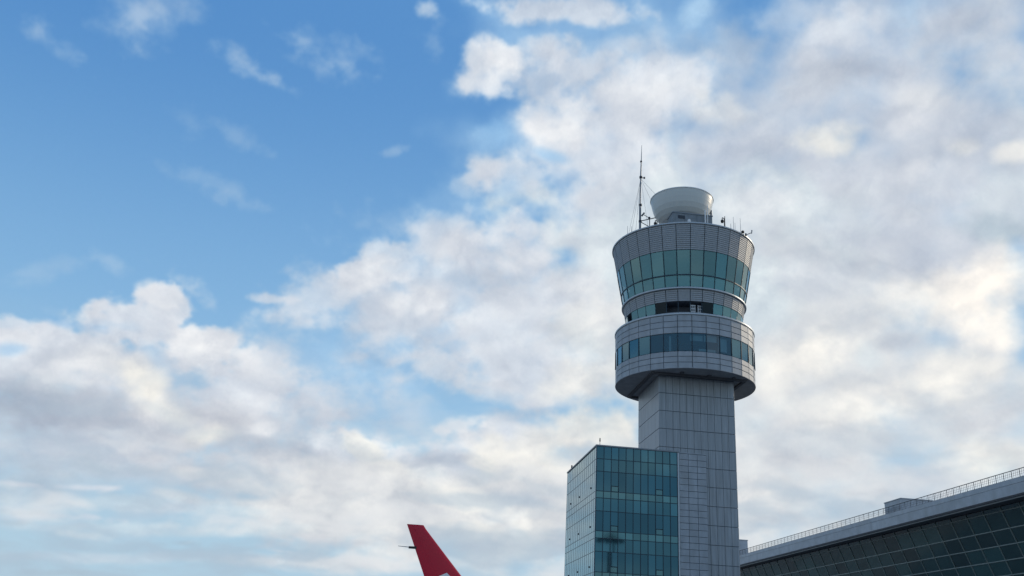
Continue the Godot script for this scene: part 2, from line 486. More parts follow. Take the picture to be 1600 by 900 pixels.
	[CRISP, WHITE, -18.0, 17.0, 1.83, 0.88, 3, 0.8],
	[CRISP, WHITE, -21.3, 18.8, 1.16, 0.79, -5, 0.7],
	[SOFT, WHITE, -25.2, 13.5, 1.89, 0.91, 21, 0.5],
	[WISP, GREY, -8.9, 13.8, 5.61, 2.24, -5, 0.5],
	[WISP, GREY, -14.3, 16.2, 2.89, 2.24, 18, 0.4],
	[WISP, WINDOW, -5.1, 27.1, 3.06, 2.66, 35, 0.35],
	[WISP, WINDOW, -8.0, 23.0, 4.55, 1.53, -14, 0.35],
	[FOG, SLATE, -24.1, 9.8, 8.24, 1.37, 5, 0.59],
	[FOG, ASH, -15.1, 9.5, 9.17, 1.21, 1, 0.75],
	[FOG, SLATE, -22.9, 8.9, 7.07, 0.82, 4, 0.51],
	[FOG, MILK, -8.4, 9.3, 7.39, 2.18, -3, 0.8],
	[WISP, PALE, -12.2, 14.9, 2.96, 2.22, -14, 0.5],
	[FOG, GREY, -13.1, 13.3, 4.01, 1.47, -4, 0.7],
	[WISP, PALE, -9.1, 15.3, 2.26, 1.12, -14, 0.4],
	[WISP, PALE, -7.3, 16.9, 2.28, 1.14, -15, 0.5],
	[WISP, PALE, -13.7, 17.8, 2.19, 2.62, 28, 0.55],
	[SOFT, PALE, -14.8, 19.7, 1.82, 0.37, 4, 0.7],
	[WISP, PALE, -19.8, 19.5, 2.11, 0.58, -21, 0.45],
	[FOG, AQUA, -19.3, 7.3, 10.66, 0.48, 4, 0.5],
	[FOG, AQUA, -17.3, 6.1, 11.49, 0.41, 3, 0.5],
	[FOG, GREY, -20.4, 4.4, 9.66, 0.40, 5, 0.45],
	[FOG, MILK, -11.0, 6.6, 7.18, 0.85, 1, 0.6],
	[FOG, ASH, -10.1, 4.9, 7.15, 0.56, 2, 0.6],
	[WISP, HAZE, -25.6, 7.9, 4.58, 1.34, 7, 0.35],
	[FOG, PALE, -23.0, 7.8, 2.24, 0.20, 3, 0.75],
	[FOG, PALE, -26.5, 7.6, 1.52, 0.16, 1, 0.6],
	[FOG, PALE, -22.0, 7.8, 0.95, 0.17, 22, 0.6],
	[FOG, MILK, -16.8, 9.3, 4.16, 0.42, 2, 0.75],
	[FOG, MILK, -14.3, 8.8, 3.91, 0.50, -1, 0.7],
	[FOG, MILK, -18.3, 7.9, 2.05, 0.41, -2, 0.7],
	[FOG, MILK, -13.0, 7.9, 3.21, 0.35, -1, 0.7],
	[WISP, GREY, -25.2, 6.1, 2.72, 0.27, 10, 0.6],
	[WISP, PALE, -22.4, 6.3, 1.92, 0.20, 1, 0.7],
	[WISP, AQUA, -22.9, 5.4, 1.58, 0.23, 1, 0.7],
	[WISP, HAZE, -25.9, 6.3, 1.20, 0.26, 7, 0.6],
	[WISP, HAZE, -26.3, 5.7, 1.49, 0.20, 6, 0.6],
	[WISP, AQUA, -18.7, 6.3, 1.69, 0.27, -3, 0.5],
	[WISP, AQUA, -12.5, 6.7, 2.12, 0.21, 7, 0.6],
	[WISP, HAZE, -17.6, 5.4, 2.02, 0.20, 2, 0.5],
	[WISP, SLATE, -12.7, 5.6, 1.77, 0.35, -0, 0.42],
	[WISP, ASH, -10.2, 6.0, 3.23, 0.57, 4, 0.6],
	[WISP, HAZE, -23.7, 3.3, 3.65, 0.26, 7, 0.5],
	[WISP, GREY, -18.2, 7.2, 1.35, 0.49, 6, 0.5],
	[WISP, WHITE, -12.3, 5.4, 0.92, 0.10, -1, 0.7],
	[FOG, MILK, -7.9, 5.1, 4.34, 1.06, 4, 0.5],
	[FOG, MILK, -13.6, 4.7, 4.17, 0.28, 4, 0.3],
	]

func far_clouds() -> Array:                               # the same sky goes on all round
	var out := []
	var r := RandomNumberGenerator.new()
	r.seed = 77
	for k in 420:
		var az := r.randf_range(-180.0, 180.0)
		var el := 4.0 + 82.0 * pow(r.randf(), 1.5)
		var w := r.randf_range(2.5, 9.0) * (1.0 if k > 110 else 1.9)
		var h := w * r.randf_range(0.28, 0.6)
		var sunny := clampf(1.0 - absf(az - 40.0) / 55.0, 0.0, 1.0)
		if absf(az) < 40.0 + w * 1.5 / cos(deg_to_rad(el)) and el - h * 1.6 < 44.0:
			continue
		if k <= 110 and r.randf() > 0.62 + sunny:
			continue
		if absf(az) > 105.0 and r.randf() < 0.55:           # clearer behind the camera, as the glass shows
			continue
		var tones := [PALE, GREY, WHITE, PALE, GREY, SLATE, PALE] if absf(az) > 105.0 else [PALE, GREY, WHITE, MILK, SLATE, CREAM, PALE] if sunny < 0.3 else [MILK, IVORY, CREAM, ASH, GREY, WHITE, GLOW]
		out.append([[SOFT, FOG, CRISP][k % 3], tones[r.randi() % 7], az, el, w, h, r.randf_range(-12, 12), r.randf_range(0.5, 0.95)])
	for b in [[52.0, 14.0], [60.0, 34.0], [80.0, 20.0], [100.0, 12.0], [46.0, 30.0], [70.0, 55.0]]:   # the bank in front of the sun reaches on to the right
		out.append([FOG, IVORY, b[0], b[1], 17.0, 13.0, 0.0, 0.9])
		out.append([SOFT, GLOW, b[0] + 3.0, b[1] + 2.0, 9.0, 5.0, 8.0, 0.7])
		out.append([FOG, ASH, b[0] - 2.0, b[1] - 5.0, 9.0, 3.0, 5.0, 0.5])
	return out

func noise(sd: int, period: float, oct: int, gain := 0.5) -> FastNoiseLite:
	var f := FastNoiseLite.new()
	f.noise_type = FastNoiseLite.TYPE_SIMPLEX_SMOOTH
	f.seed = sd
	f.frequency = 1.0 / period
	f.fractal_octaves = oct
	f.fractal_gain = gain
	return f

func air(az: float, el: float) -> Color:                  # the clear sky behind the clouds
	var t := clampf(el / 40.0, 0.0, 2.2)
	var c := Color8(180, 205, 218).lerp(Color8(136, 181, 218), smoothstep(0.05, 0.5, t))
	c = c.lerp(Color8(77, 132, 193), smoothstep(0.3, 0.92, t))
	c = c.lerp(Color8(48, 104, 178), smoothstep(0.95, 2.2, t))
	var sunward := 0.5 + 0.5 * cos(deg_to_rad(az - 45.0))
	return c.lerp(Color8(150, 192, 228), 0.42 * sunward * sunward * (1.0 - clampf(el / 90.0, 0, 1)))

func paint_sky(az0: float, az1: float, el0: float, el1: float, w: int, h: int, list: Array) -> Image:
	var edge := noise(11, 5.0, 6, 0.55)
	var fray := noise(13, 1.9, 5, 0.55)
	var warp_a := noise(21, 7.0, 3)
	var warp_b := noise(31, 7.0, 3)
	var form := noise(41, 9.0, 5, 0.5)
	form.fractal_type = FastNoiseLite.FRACTAL_RIDGED         # turned over: rounded billows with creases between
	form.domain_warp_enabled = true
	form.domain_warp_amplitude = 2.5
	form.domain_warp_frequency = 0.12
	var n := w * h
	var E := PackedFloat32Array()
	var F := PackedFloat32Array()
	var X := PackedFloat32Array()
	var Y := PackedFloat32Array()
	var S := PackedFloat32Array()
	for a in [E, F, X, Y, S]:
		a.resize(n)
	var col := PackedVector3Array()
	col.resize(n)
	for j in h:
		var el := el1 - (el1 - el0) * (j + 0.5) / h
		var up := 57.3 * (el / 57.3) + 20.0 * (1.0 - exp(-maxf(el, 0.0) / 9.0))   # streaks lie flat near the horizon
		var ce := 57.3 * cos(deg_to_rad(el))
		for i in w:
			var az := az0 + (az1 - az0) * (i + 0.5) / w
			var ar := deg_to_rad(az)
			var p := Vector3(sin(ar) * ce, up, cos(ar) * ce)
			var k := j * w + i
			E[k] = edge.get_noise_3dv(p)
			F[k] = fray.get_noise_3dv(p)
			X[k] = warp_a.get_noise_3dv(p)
			Y[k] = warp_b.get_noise_3dv(p)
			S[k] = form.get_noise_3dv(p + Vector3(1.1 * cos(ar), 1.3, -1.1 * sin(ar))) - form.get_noise_3dv(p)
			var c := air(az, el)
			col[k] = Vector3(c.r, c.g, c.b)
	for f in list:
		var soft: float = f[0].x
		var rough: float = f[0].y
		var relief: float = f[0].z
		var tone := Vector3(f[1].r, f[1].g, f[1].b)
		var fa: float = f[2]
		var fe: float = f[3]
		var rx: float = f[4]
		var ry: float = f[5]
		var ct := cos(deg_to_rad(f[6]))
		var sn := sin(deg_to_rad(f[6]))
		var cover: float = f[7]
		var ce := cos(deg_to_rad(fe))
		var wamp := minf(rx, ry) * 0.55
		var fine := clampf(1.35 - minf(rx, ry) / 2.6, 0.25, 0.85)   # small clouds fray finely
		var big := (maxf(rx * absf(ct), ry * absf(sn)) * 1.55 + wamp)
		var tall := (maxf(rx * absf(sn), ry * absf(ct)) * 1.55 + wamp)
		var j0 := clampi(int((el1 - fe - tall) / (el1 - el0) * h), 0, h)
		var j1 := clampi(int((el1 - fe + tall) / (el1 - el0) * h) + 1, 0, h)
		for turn: float in ([-360.0, 0.0, 360.0] if az1 - az0 > 300.0 else [0.0]):
			var i0 := clampi(int((fa + turn - big / ce - az0) / (az1 - az0) * w), 0, w)
			var i1 := clampi(int((fa + turn + big / ce - az0) / (az1 - az0) * w) + 1, 0, w)
			if i1 <= i0:
				continue
			for j in range(j0, j1):
				var el := el1 - (el1 - el0) * (j + 0.5) / h
				var cj := cos(deg_to_rad(el))
				for i in range(i0, i1):
					var k := j * w + i
					var dx := (az0 + (az1 - az0) * (i + 0.5) / w - fa - turn) * cj + X[k] * wamp * 1.6
					var dy := el - fe + Y[k] * wamp
					var u := (dx * ct + dy * sn) / rx
					var v := (dy * ct - dx * sn) / ry
					var val := 1.12 - pow(u * u + v * v, 0.7) + lerpf(E[k], F[k], fine) * rough
					if val > 0.0:
						var a := minf(val / soft, 1.0)
						a = cover * a * a * (3.0 - 2.0 * a)
						col[k] = col[k].lerp(tone * (Vector3.ONE + Vector3(1.15, 1.0, 0.75) * (relief * S[k])), a)
	var lane := noise(51, 6.5, 5, 0.52)
	for j in h:                                           # thin layers lying flat in the haze low down
		var el := el1 - (el1 - el0) * (j + 0.5) / h
		if el > 19.0 or el < -1.0:
			continue
		var much := 1.0 - smoothstep(5.0, 19.0, el)
		var ce := 57.3 * cos(deg_to_rad(el))
		for i in w:
			var ar := deg_to_rad(az0 + (az1 - az0) * (i + 0.5) / w)
			var k := j * w + i
			var t := lane.get_noise_3dv(Vector3(sin(ar) * ce * 0.55, el * (3.4 - 0.06 * el) + X[k] * 2.0, cos(ar) * ce * 0.55)) * 2.2
			if t > 0.08:
				col[k] = col[k].lerp(Vector3(0.885, 0.895, 0.905), minf(t - 0.08, 0.7) * 0.85 * much)
			elif t < -0.1:
				col[k] = col[k].lerp(Vector3(0.66, 0.735, 0.80), minf(-t - 0.1, 0.7) * 0.85 * much)
	var bytes := PackedByteArray()
	bytes.resize(n * 3)
	var r := RandomNumberGenerator.new()
	r.seed = 5
	for k in n:
		var d := r.randf()
		bytes[k * 3] = clampi(int(col[k].x * 255.0 + d), 0, 255)
		bytes[k * 3 + 1] = clampi(int(col[k].y * 255.0 + d), 0, 255)
		bytes[k * 3 + 2] = clampi(int(col[k].z * 255.0 + d), 0, 255)
	return Image.create_from_data(w, h, false, Image.FORMAT_RGB8, bytes)

func make_sky() -> PanoramaSkyMaterial:
	var all := far_clouds()
	all.append_array(clouds())
	var wide := paint_sky(-180.0, 180.0, -90.0, 90.0, 1024, 512, all)
	wide.resize(4096, 2048, Image.INTERPOLATE_CUBIC)
	var jobs := []
	var strips := []
	strips.resize(4)
	for s in 4:                                           # the part of it over the airport, finer
		jobs.append(WorkerThreadPool.add_task(func(): strips[s] = paint_sky(-36.0 + 18.0 * s, -18.0 + 18.0 * s, 0.0, 42.1875, 205, 480, all)))
	for j in jobs:
		WorkerThreadPool.wait_for_task_completion(j)
	# columns: azimuth zero lies in the middle of `wide`
	for s in 4:
		var x := int(round((144.0 + 18.0 * s) / 360.0 * 4096.0))
		wide.blit_rect(strips[s], Rect2i(0, 0, 205, 480), Vector2i(x, 1024 - 480))
	var img := Image.create(4096, 2048, false, Image.FORMAT_RGB8)
	img.blit_rect(wide, Rect2i(2048, 0, 2048, 2048), Vector2i(0, 0))
	img.blit_rect(wide, Rect2i(0, 0, 2048, 2048), Vector2i(2048, 0))
	var sky := PanoramaSkyMaterial.new()
	sky.panorama = ImageTexture.create_from_image(img)
	return sky

func sun_and_sky() -> void:
	var cam := Camera3D.new()
	cam.name = "camera"
	cam.position = Vector3(0, EYE, 0)
	cam.basis = Basis(Vector3.RIGHT, deg_to_rad(21.715)) * Basis(Vector3.BACK, deg_to_rad(3.236))
	cam.fov = rad_to_deg(2.0 * atan(450.0 / 1485.0))
	cam.near = 0.1
	cam.far = 9000.0
	add_child(cam)
	cam.current = true
	var e := Environment.new()
	e.background_mode = Environment.BG_SKY
	e.sky = Sky.new()
	e.sky.sky_material = make_sky()
	e.tonemap_mode = Environment.TONE_MAPPER_LINEAR
	e.tonemap_exposure = 1.05
	e.sdfgi_enabled = true
	e.ssao_enabled = true
	e.ssil_enabled = true
	var we := WorldEnvironment.new()
	we.name = "world_environment"
	we.environment = e
	add_child(we)
	var sun := DirectionalLight3D.new()
	sun.name = "sun"
	sun.light_energy = 0.45
	sun.light_color = Color(1.0, 0.93, 0.82)
	sun.light_angular_distance = 14.0
	sun.shadow_enabled = true
	var az := deg_to_rad(62.0)
	var el := deg_to_rad(24.0)
	var to := Vector3(sin(az) * cos(el), sin(el), -cos(az) * cos(el))
	sun.basis = Basis.looking_at(-to, Vector3.UP)
	add_child(sun)

# ------------------------------------------------------------------ the setting
func ground() -> void:
	var st := mb()
	quad(st, Vector3(-4000, 0, 4000), Vector3(4000, 0, 4000), Vector3(4000, 0, -4000), Vector3(-4000, 0, -4000), Vector3.UP)
	var g := obj("ground", st, M.apron, self)
	g.set_meta("kind", "structure")
	g.set_meta("label", "grey concrete airport apron stretching to the horizon")

# ------------------------------------------------------------------ control tower
func control_tower() -> void:
	var t := thing("control_tower", "tall grey panelled control tower with flared glazed cab over a round ring", "control tower", TOWER, GRID)
	var hx := 5.176
	var hz := 5.204
	var st := mb()
	box(st, -hx + 0.09, hx - 0.09, -LIFT, 37.6, -hz + 0.09, hz - 0.09)
	var shaft := obj("shaft", st, M.joint, t)
	var rows := [37.12, 34.72]
	while rows[-1] > 10.0:
		rows.append(rows[-1] - 2.4)
	rows.append(rows[-1] * 0.5)
	rows.append(-LIFT)
	var rowN := rows.size() - 1
	for side in 3:                                        # front, left, right
		var wide: float = hx if side == 0 else hz
		var cols: int = 11 if side == 0 else 6
		var reach: float = hz if side == 0 else hx
		var w := 2.0 * wide / cols
		var turn: float = [0.0, -PI / 2, PI / 2][side]
		for r in rowN:
			for c in cols:
				var h1: float = rows[r]
				var h0: float = rows[r + 1]
				var key := "%d %d" % [side, r]
				if not taken.has("mesh" + key):
					var s2 := mb()
					slab(s2, -w / 2 + 0.016, w / 2 - 0.016, h0 + 0.03, h1 - 0.03, -0.1, 0.0, 0.014)
					taken["mesh" + key] = s2.commit()
				var along := -wide + w * (c + 0.5)
				var at := Vector3(along, 0, reach) if side == 0 else (Vector3(-reach, 0, along) if side == 1 else Vector3(reach, 0, -along))
				part("panel", taken["mesh" + key], M.panel[rng.randi() % 6], shaft, turn, at)
	# the lower ring
	var ring := obj("observation_ring", ring_core(0), M.joint, t)
	obj("upper_band", ring_core(1), M.joint, ring)
	var bands := [[44.5, 43.62], [43.62, 42.80], [42.80, 41.96], [39.47, 38.75], [38.75, 37.97], [37.97, 37.16]]
	for b in bands.size():
		var hi: float = bands[b][0]
		var lo: float = bands[b][1]
		var m := ring_panel(rad(lo), rad(hi), lo, hi, 0.022, 0.1)
		for k in 32:
			part("panel", m, M.tile[rng.randi() % 6], ring, TAU * (k + 0.5) / 32)
	var wm := ring_panel(rad(39.47) - 0.05, rad(41.96) - 0.05, 39.47, 41.96, 0.03, 0.04)
	for k in 32:
		part("pane", wm, M.clear_glass if k in [28, 29, 30, 31, 0, 1] else M.ring_glass[[0, 1, 2, 1, 3, 4, 1][rng.randi() % 7]], ring, TAU * (k + 0.5) / 32)
	st = mb()
	box(st, -0.045, 0.045, 39.47, 41.96, rad(41) - 0.16, rad(41) + 0.03)
	var ring_mullion := st.commit()
	for k in 32:
		part("mullion", ring_mullion, M.mullion, ring, TAU * k / 32)
	st = mb()
	lathe(st, [[9.3, 44.5], [9.72, 44.5], [9.75, 44.56], [9.75, 44.72], [9.7, 44.78], [7.5, 44.78]], 96)
	obj("coping", st, M.coping, ring)
	st = mb()
	lathe(st, [[5.0, 37.20], [9.5, 37.13], [9.58, 37.13], [9.6, 37.17], [9.5, 37.25]], 96)
	obj("soffit", st, M.soffit, ring)
	for s in [[-6.5, 6.5, 6.1, 6.5], [-6.5, 6.5, -6.5, -6.1], [-6.5, -6.1, -6.1, 6.1], [6.1, 6.5, -6.1, 6.1]]:
		st = mb()
		box(st, s[0], s[1], 36.9, 37.19, s[2], s[3])
		obj("beam", st, M.beam, ring)
	for s in [[1.2, 6.9], [-2.6, 7.2], [4.6, 6.9]]:
		st = mb()
		lathe(st, [[0.0, 36.98], [0.26, 36.98], [0.32, 37.05], [0.32, 37.2]], 14, Vector3(s[0], 0, s[1]))
		obj("soffit_lamp", st, M.beam, ring)
	# inside the ring: floor, pale ceiling, core, flared columns, half-drawn blinds
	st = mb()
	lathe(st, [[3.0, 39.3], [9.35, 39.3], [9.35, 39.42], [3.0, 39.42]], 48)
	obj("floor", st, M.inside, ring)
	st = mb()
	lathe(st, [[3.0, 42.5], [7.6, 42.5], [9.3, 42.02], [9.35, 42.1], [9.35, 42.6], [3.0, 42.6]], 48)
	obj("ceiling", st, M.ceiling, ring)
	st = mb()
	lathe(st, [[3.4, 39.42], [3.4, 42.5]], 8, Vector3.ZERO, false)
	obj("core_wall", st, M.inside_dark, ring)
	for a in [0.36, 1.1, -0.5, 2.2, -1.4, 3.1]:
		st = mb()
		lathe(st, [[0.28, 39.42], [0.28, 40.6], [0.5, 41.3], [1.1, 42.1], [1.3, 42.4]], 14, Vector3(sin(a) * 7.9, 0, cos(a) * 7.9))
		obj("column", st, M.inside_dark, ring)
	for b in [[-0.22, -0.04, 41.0, 41.75], [-0.02, 0.17, 41.0, 41.85], [-0.10, 0.15, 39.6, 39.95], [0.20, 0.34, 39.9, 41.7], [0.42, 0.56, 39.9, 41.65], [0.58, 0.76, 40.2, 41.8], [0.78, 0.86, 40.6, 41.4], [-0.52, -0.49, 39.6, 41.7]]:
		st = mb()
		for i in 6:
			var a0: float = lerpf(b[0], b[1], i / 6.0)
			var a1: float = lerpf(b[0], b[1], (i + 1) / 6.0)
			hexa(st, [V(sin(a0) * 9.2, b[2], cos(a0) * 9.2), V(sin(a1) * 9.2, b[2], cos(a1) * 9.2), V(sin(a1) * 9.2, b[3], cos(a1) * 9.2), V(sin(a0) * 9.2, b[3], cos(a0) * 9.2),
				V(sin(a0) * 9.17, b[2], cos(a0) * 9.17), V(sin(a1) * 9.17, b[2], cos(a1) * 9.17), V(sin(a1) * 9.17, b[3], cos(a1) * 9.17), V(sin(a0) * 9.17, b[3], cos(a0) * 9.17)])
		obj("blind", st, M.blind, ring)
	# the cab: a flared drum of ribbed panels and tilted glass
	st = mb()
	lathe(st, [[7.88, 44.6], [7.88, 45.5], [6.2, 45.5], [6.2, 46.95], [8.08, 46.95], [8.2, 48.45], [6.5, 48.45]], 32, Vector3.ZERO, false)
	var cab := obj("cab", st, M.joint, t)
	st = mb()
	lathe(st, [[6.5, 54.1], [9.4, 54.1], [9.97, 57.4], [9.85, 57.5], [9.7, 56.9], [0.0, 56.9]], 32, Vector3.ZERO, false)
	obj("crown_band", st, M.joint, cab)
	var top := ring_panel(cone(54.02), cone(57.62), 54.02, 57.62, 0.02, 0.1, 13)
	var mid := ring_panel(cone(46.98), cone(48.62), 46.98, 48.62, 0.02, 0.1, 6)
	var sill := ring_panel(8.0, 8.06, 44.78, 45.5, 0.02, 0.1)
	for k in 32:
		var a := TAU * (k + 0.5) / 32
		part("ribbed_panel", top, M.rib[rng.randi() % 6], cab, a)
		part("ribbed_panel", mid, M.rib[rng.randi() % 6], cab, a)
		part("sill_panel", sill, M.panel[rng.randi() % 6], cab, a)
	var big := ring_panel(cone(50.62) - 0.04, cone(54.02) - 0.04, 50.62, 54.02, 0.03, 0.04)
	var low := ring_panel(cone(48.92) - 0.04, cone(50.52) - 0.04, 48.92, 50.52, 0.03, 0.04)
	var strip := ring_panel(8.02, cone(46.98) - 0.04, 45.5, 46.98, 0.03, 0.04)
	var bar := mb()
	hexa(bar, [V(-0.035, 48.85, cone(48.85) + 0.02), V(0.035, 48.85, cone(48.85) + 0.02), V(0.035, 54.02, cone(54.02) + 0.02), V(-0.035, 54.02, cone(54.02) + 0.02),
		V(-0.035, 48.85, cone(48.85) - 0.15), V(0.035, 48.85, cone(48.85) - 0.15), V(0.035, 54.02, cone(54.02) - 0.15), V(-0.035, 54.02, cone(54.02) - 0.15)])
	var barm := bar.commit()
	var post := mb()
	box(post, -0.04, 0.04, 45.5, 46.98, 7.9, 8.12)
	var postm := post.commit()
	for k in 32:
		var a := TAU * (k + 0.5) / 32
		part("pane", big, M.cab_glass[[0, 1, 2, 3, 1, 2][rng.randi() % 6]], cab, a)
		part("pane", low, M.cab_glass[[2, 3, 4][rng.randi() % 3]], cab, a)
		if k != 29 and k != 30 and k != 31 and k != 24:                 # open to the maintenance gallery
			part("pane", strip, M.shade_glass if k == 28 or k == 0 else M.cab_glass[[1, 2, 3, 4][rng.randi() % 4]], cab, a)
		part("mullion", barm, M.mullion, cab, TAU * k / 32)
		part("mullion", postm, M.mullion, cab, TAU * k / 32)
	st = mb()
	lathe(st, [[cone(50.57) - 0.12, 50.5], [cone(50.57) + 0.03, 50.5], [cone(50.57) + 0.04, 50.64], [cone(50.57) - 0.12, 50.64]], 32, Vector3.ZERO, false)
	obj("transom", st, M.mullion, cab)
	st = mb()
	lathe(st, [[8.0, 48.64], [8.78, 48.64], [8.8, 48.68], [8.8, 48.84], [8.75, 48.88], [8.0, 48.88]], 96)
	obj("gutter", st, M.coping, cab)
	st = mb()
	lathe(st, [[9.9, 57.62], [cone(57.7) + 0.06, 57.62], [cone(57.7) + 0.08, 57.68], [cone(57.7) + 0.08, 57.8], [cone(57.7) + 0.04, 57.84], [9.8, 57.84], [9.8, 56.95]], 96)
	obj("coping", st, M.coping, cab)
	st = mb()
	lathe(st, [[0.0, 57.0], [9.85, 57.0]], 48)
	obj("roof_deck", st, M.roof, cab)
	st = mb()
	lathe(st, [[0.0, 48.4], [8.3, 48.4], [8.3, 48.6], [0.0, 48.6]], 32)
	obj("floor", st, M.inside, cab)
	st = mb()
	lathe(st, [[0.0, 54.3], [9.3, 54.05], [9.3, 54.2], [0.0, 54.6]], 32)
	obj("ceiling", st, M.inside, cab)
	st = mb()
	lathe(st, [[6.9, 48.6], [6.9, 49.5], [7.0, 49.62], [8.1, 50.42], [8.12, 50.55], [7.6, 50.6], [6.8, 49.8]], 48)
	obj("console", st, M.ceiling, cab)
	st = mb()
	lathe(st, [[1.6, 48.6], [1.6, 54.3]], 12, Vector3.ZERO, false)
	obj("core_wall", st, M.inside_dark, cab)
	for x0 in [-1.42, -0.42]:                             # white equipment frames in the open gallery
		st = mb()
		for x in [0.0, 0.28, 0.56]:
			tube(st, V(x0 + x, 44.78, 7.75), V(x0 + x, 46.6, 7.75), 0.05, 0.05, 6)
		for h in [45.62, 46.05, 46.5]:
			tube(st, V(x0 - 0.06, h, 7.75), V(x0 + 0.62, h, 7.75), 0.05, 0.05, 6)
		obj("equipment_frame", st, M.white, cab)
	# the plant room in front of the bowl, and its plinth
	st = mb()
	box(st, -2.68, 3.2, 57.0, 62.05, 1.65, 4.15)
	var room := obj("plant_room", st, M.plant, t)
	st = mb()
	box(st, -2.76, 3.28, 62.05, 62.2, 1.57, 4.23)
	obj("roof_edge", st, M.steel, room)
	for x in [-0.9, 0.9]:
		st = mb()
		box(st, x - 0.02, x + 0.02, 57.05, 62.0, 4.15, 4.165)
		obj("panel_joint", st, M.joint, room)
	st = mb()
	box(st, -1.9, -0.9, 61.2, 61.7, 4.15, 4.2)
	obj("louvre", st, M.dark_steel, room)
	st = mb()
	lathe(st, [[2.3, 57.0], [2.1, 61.6], [2.3, 62.3], [0, 62.3]], 32)
	obj("plinth", st, M.tile[2], t)

func rad(h: float) -> float:                              # the lower ring is a touch narrower at its foot
	return lerpf(9.56, 9.67, clampf((h - 37.1) / 7.5, 0.0, 1.0))

func cone(h: float) -> float:                             # corner radius of the flared cab
	return lerpf(8.3, 10.22, (h - 47.0) / 10.8)

func ring_core(which: int) -> SurfaceTool:
	var st := mb()
	if which == 0:
		lathe(st, [[5.0, 37.3], [9.4, 37.22], [9.43, 39.42], [9.1, 39.42]], 32, Vector3.ZERO, false)
	else:
		lathe(st, [[9.1, 42.0], [9.5, 42.0], [9.55, 44.52], [3.0, 44.6]], 32, Vector3.ZERO, false)
	return st

# ------------------------------------------------------------------ what stands on the tower
func rod(label: String, at: Vector3, base: float, top: float, r0: float, r1: float, m: Material, head := 0.0) -> void:
	var o := thing("whip_antenna", label, "antenna", TOWER, GRID, "whip antennas on the control tower roof")
	var st := mb()
	tube(st, V(at.x, base, at.z), V(at.x, top, at.z), r0, r1, 8)
	obj("rod", st, m, o)
	st = mb()
	box(st, at.x - 0.1, at.x + 0.1, base - 0.06, base + 0.12, at.z - 0.1, at.z + 0.1)
	obj("foot", st, M.dark_steel, o)
	if head > 0.0:
		st = mb()
		tube(st, V(at.x, top - 0.9, at.z), V(at.x, top - 0.1, at.z), head, head, 10)
		obj("head", st, M.steel, o)

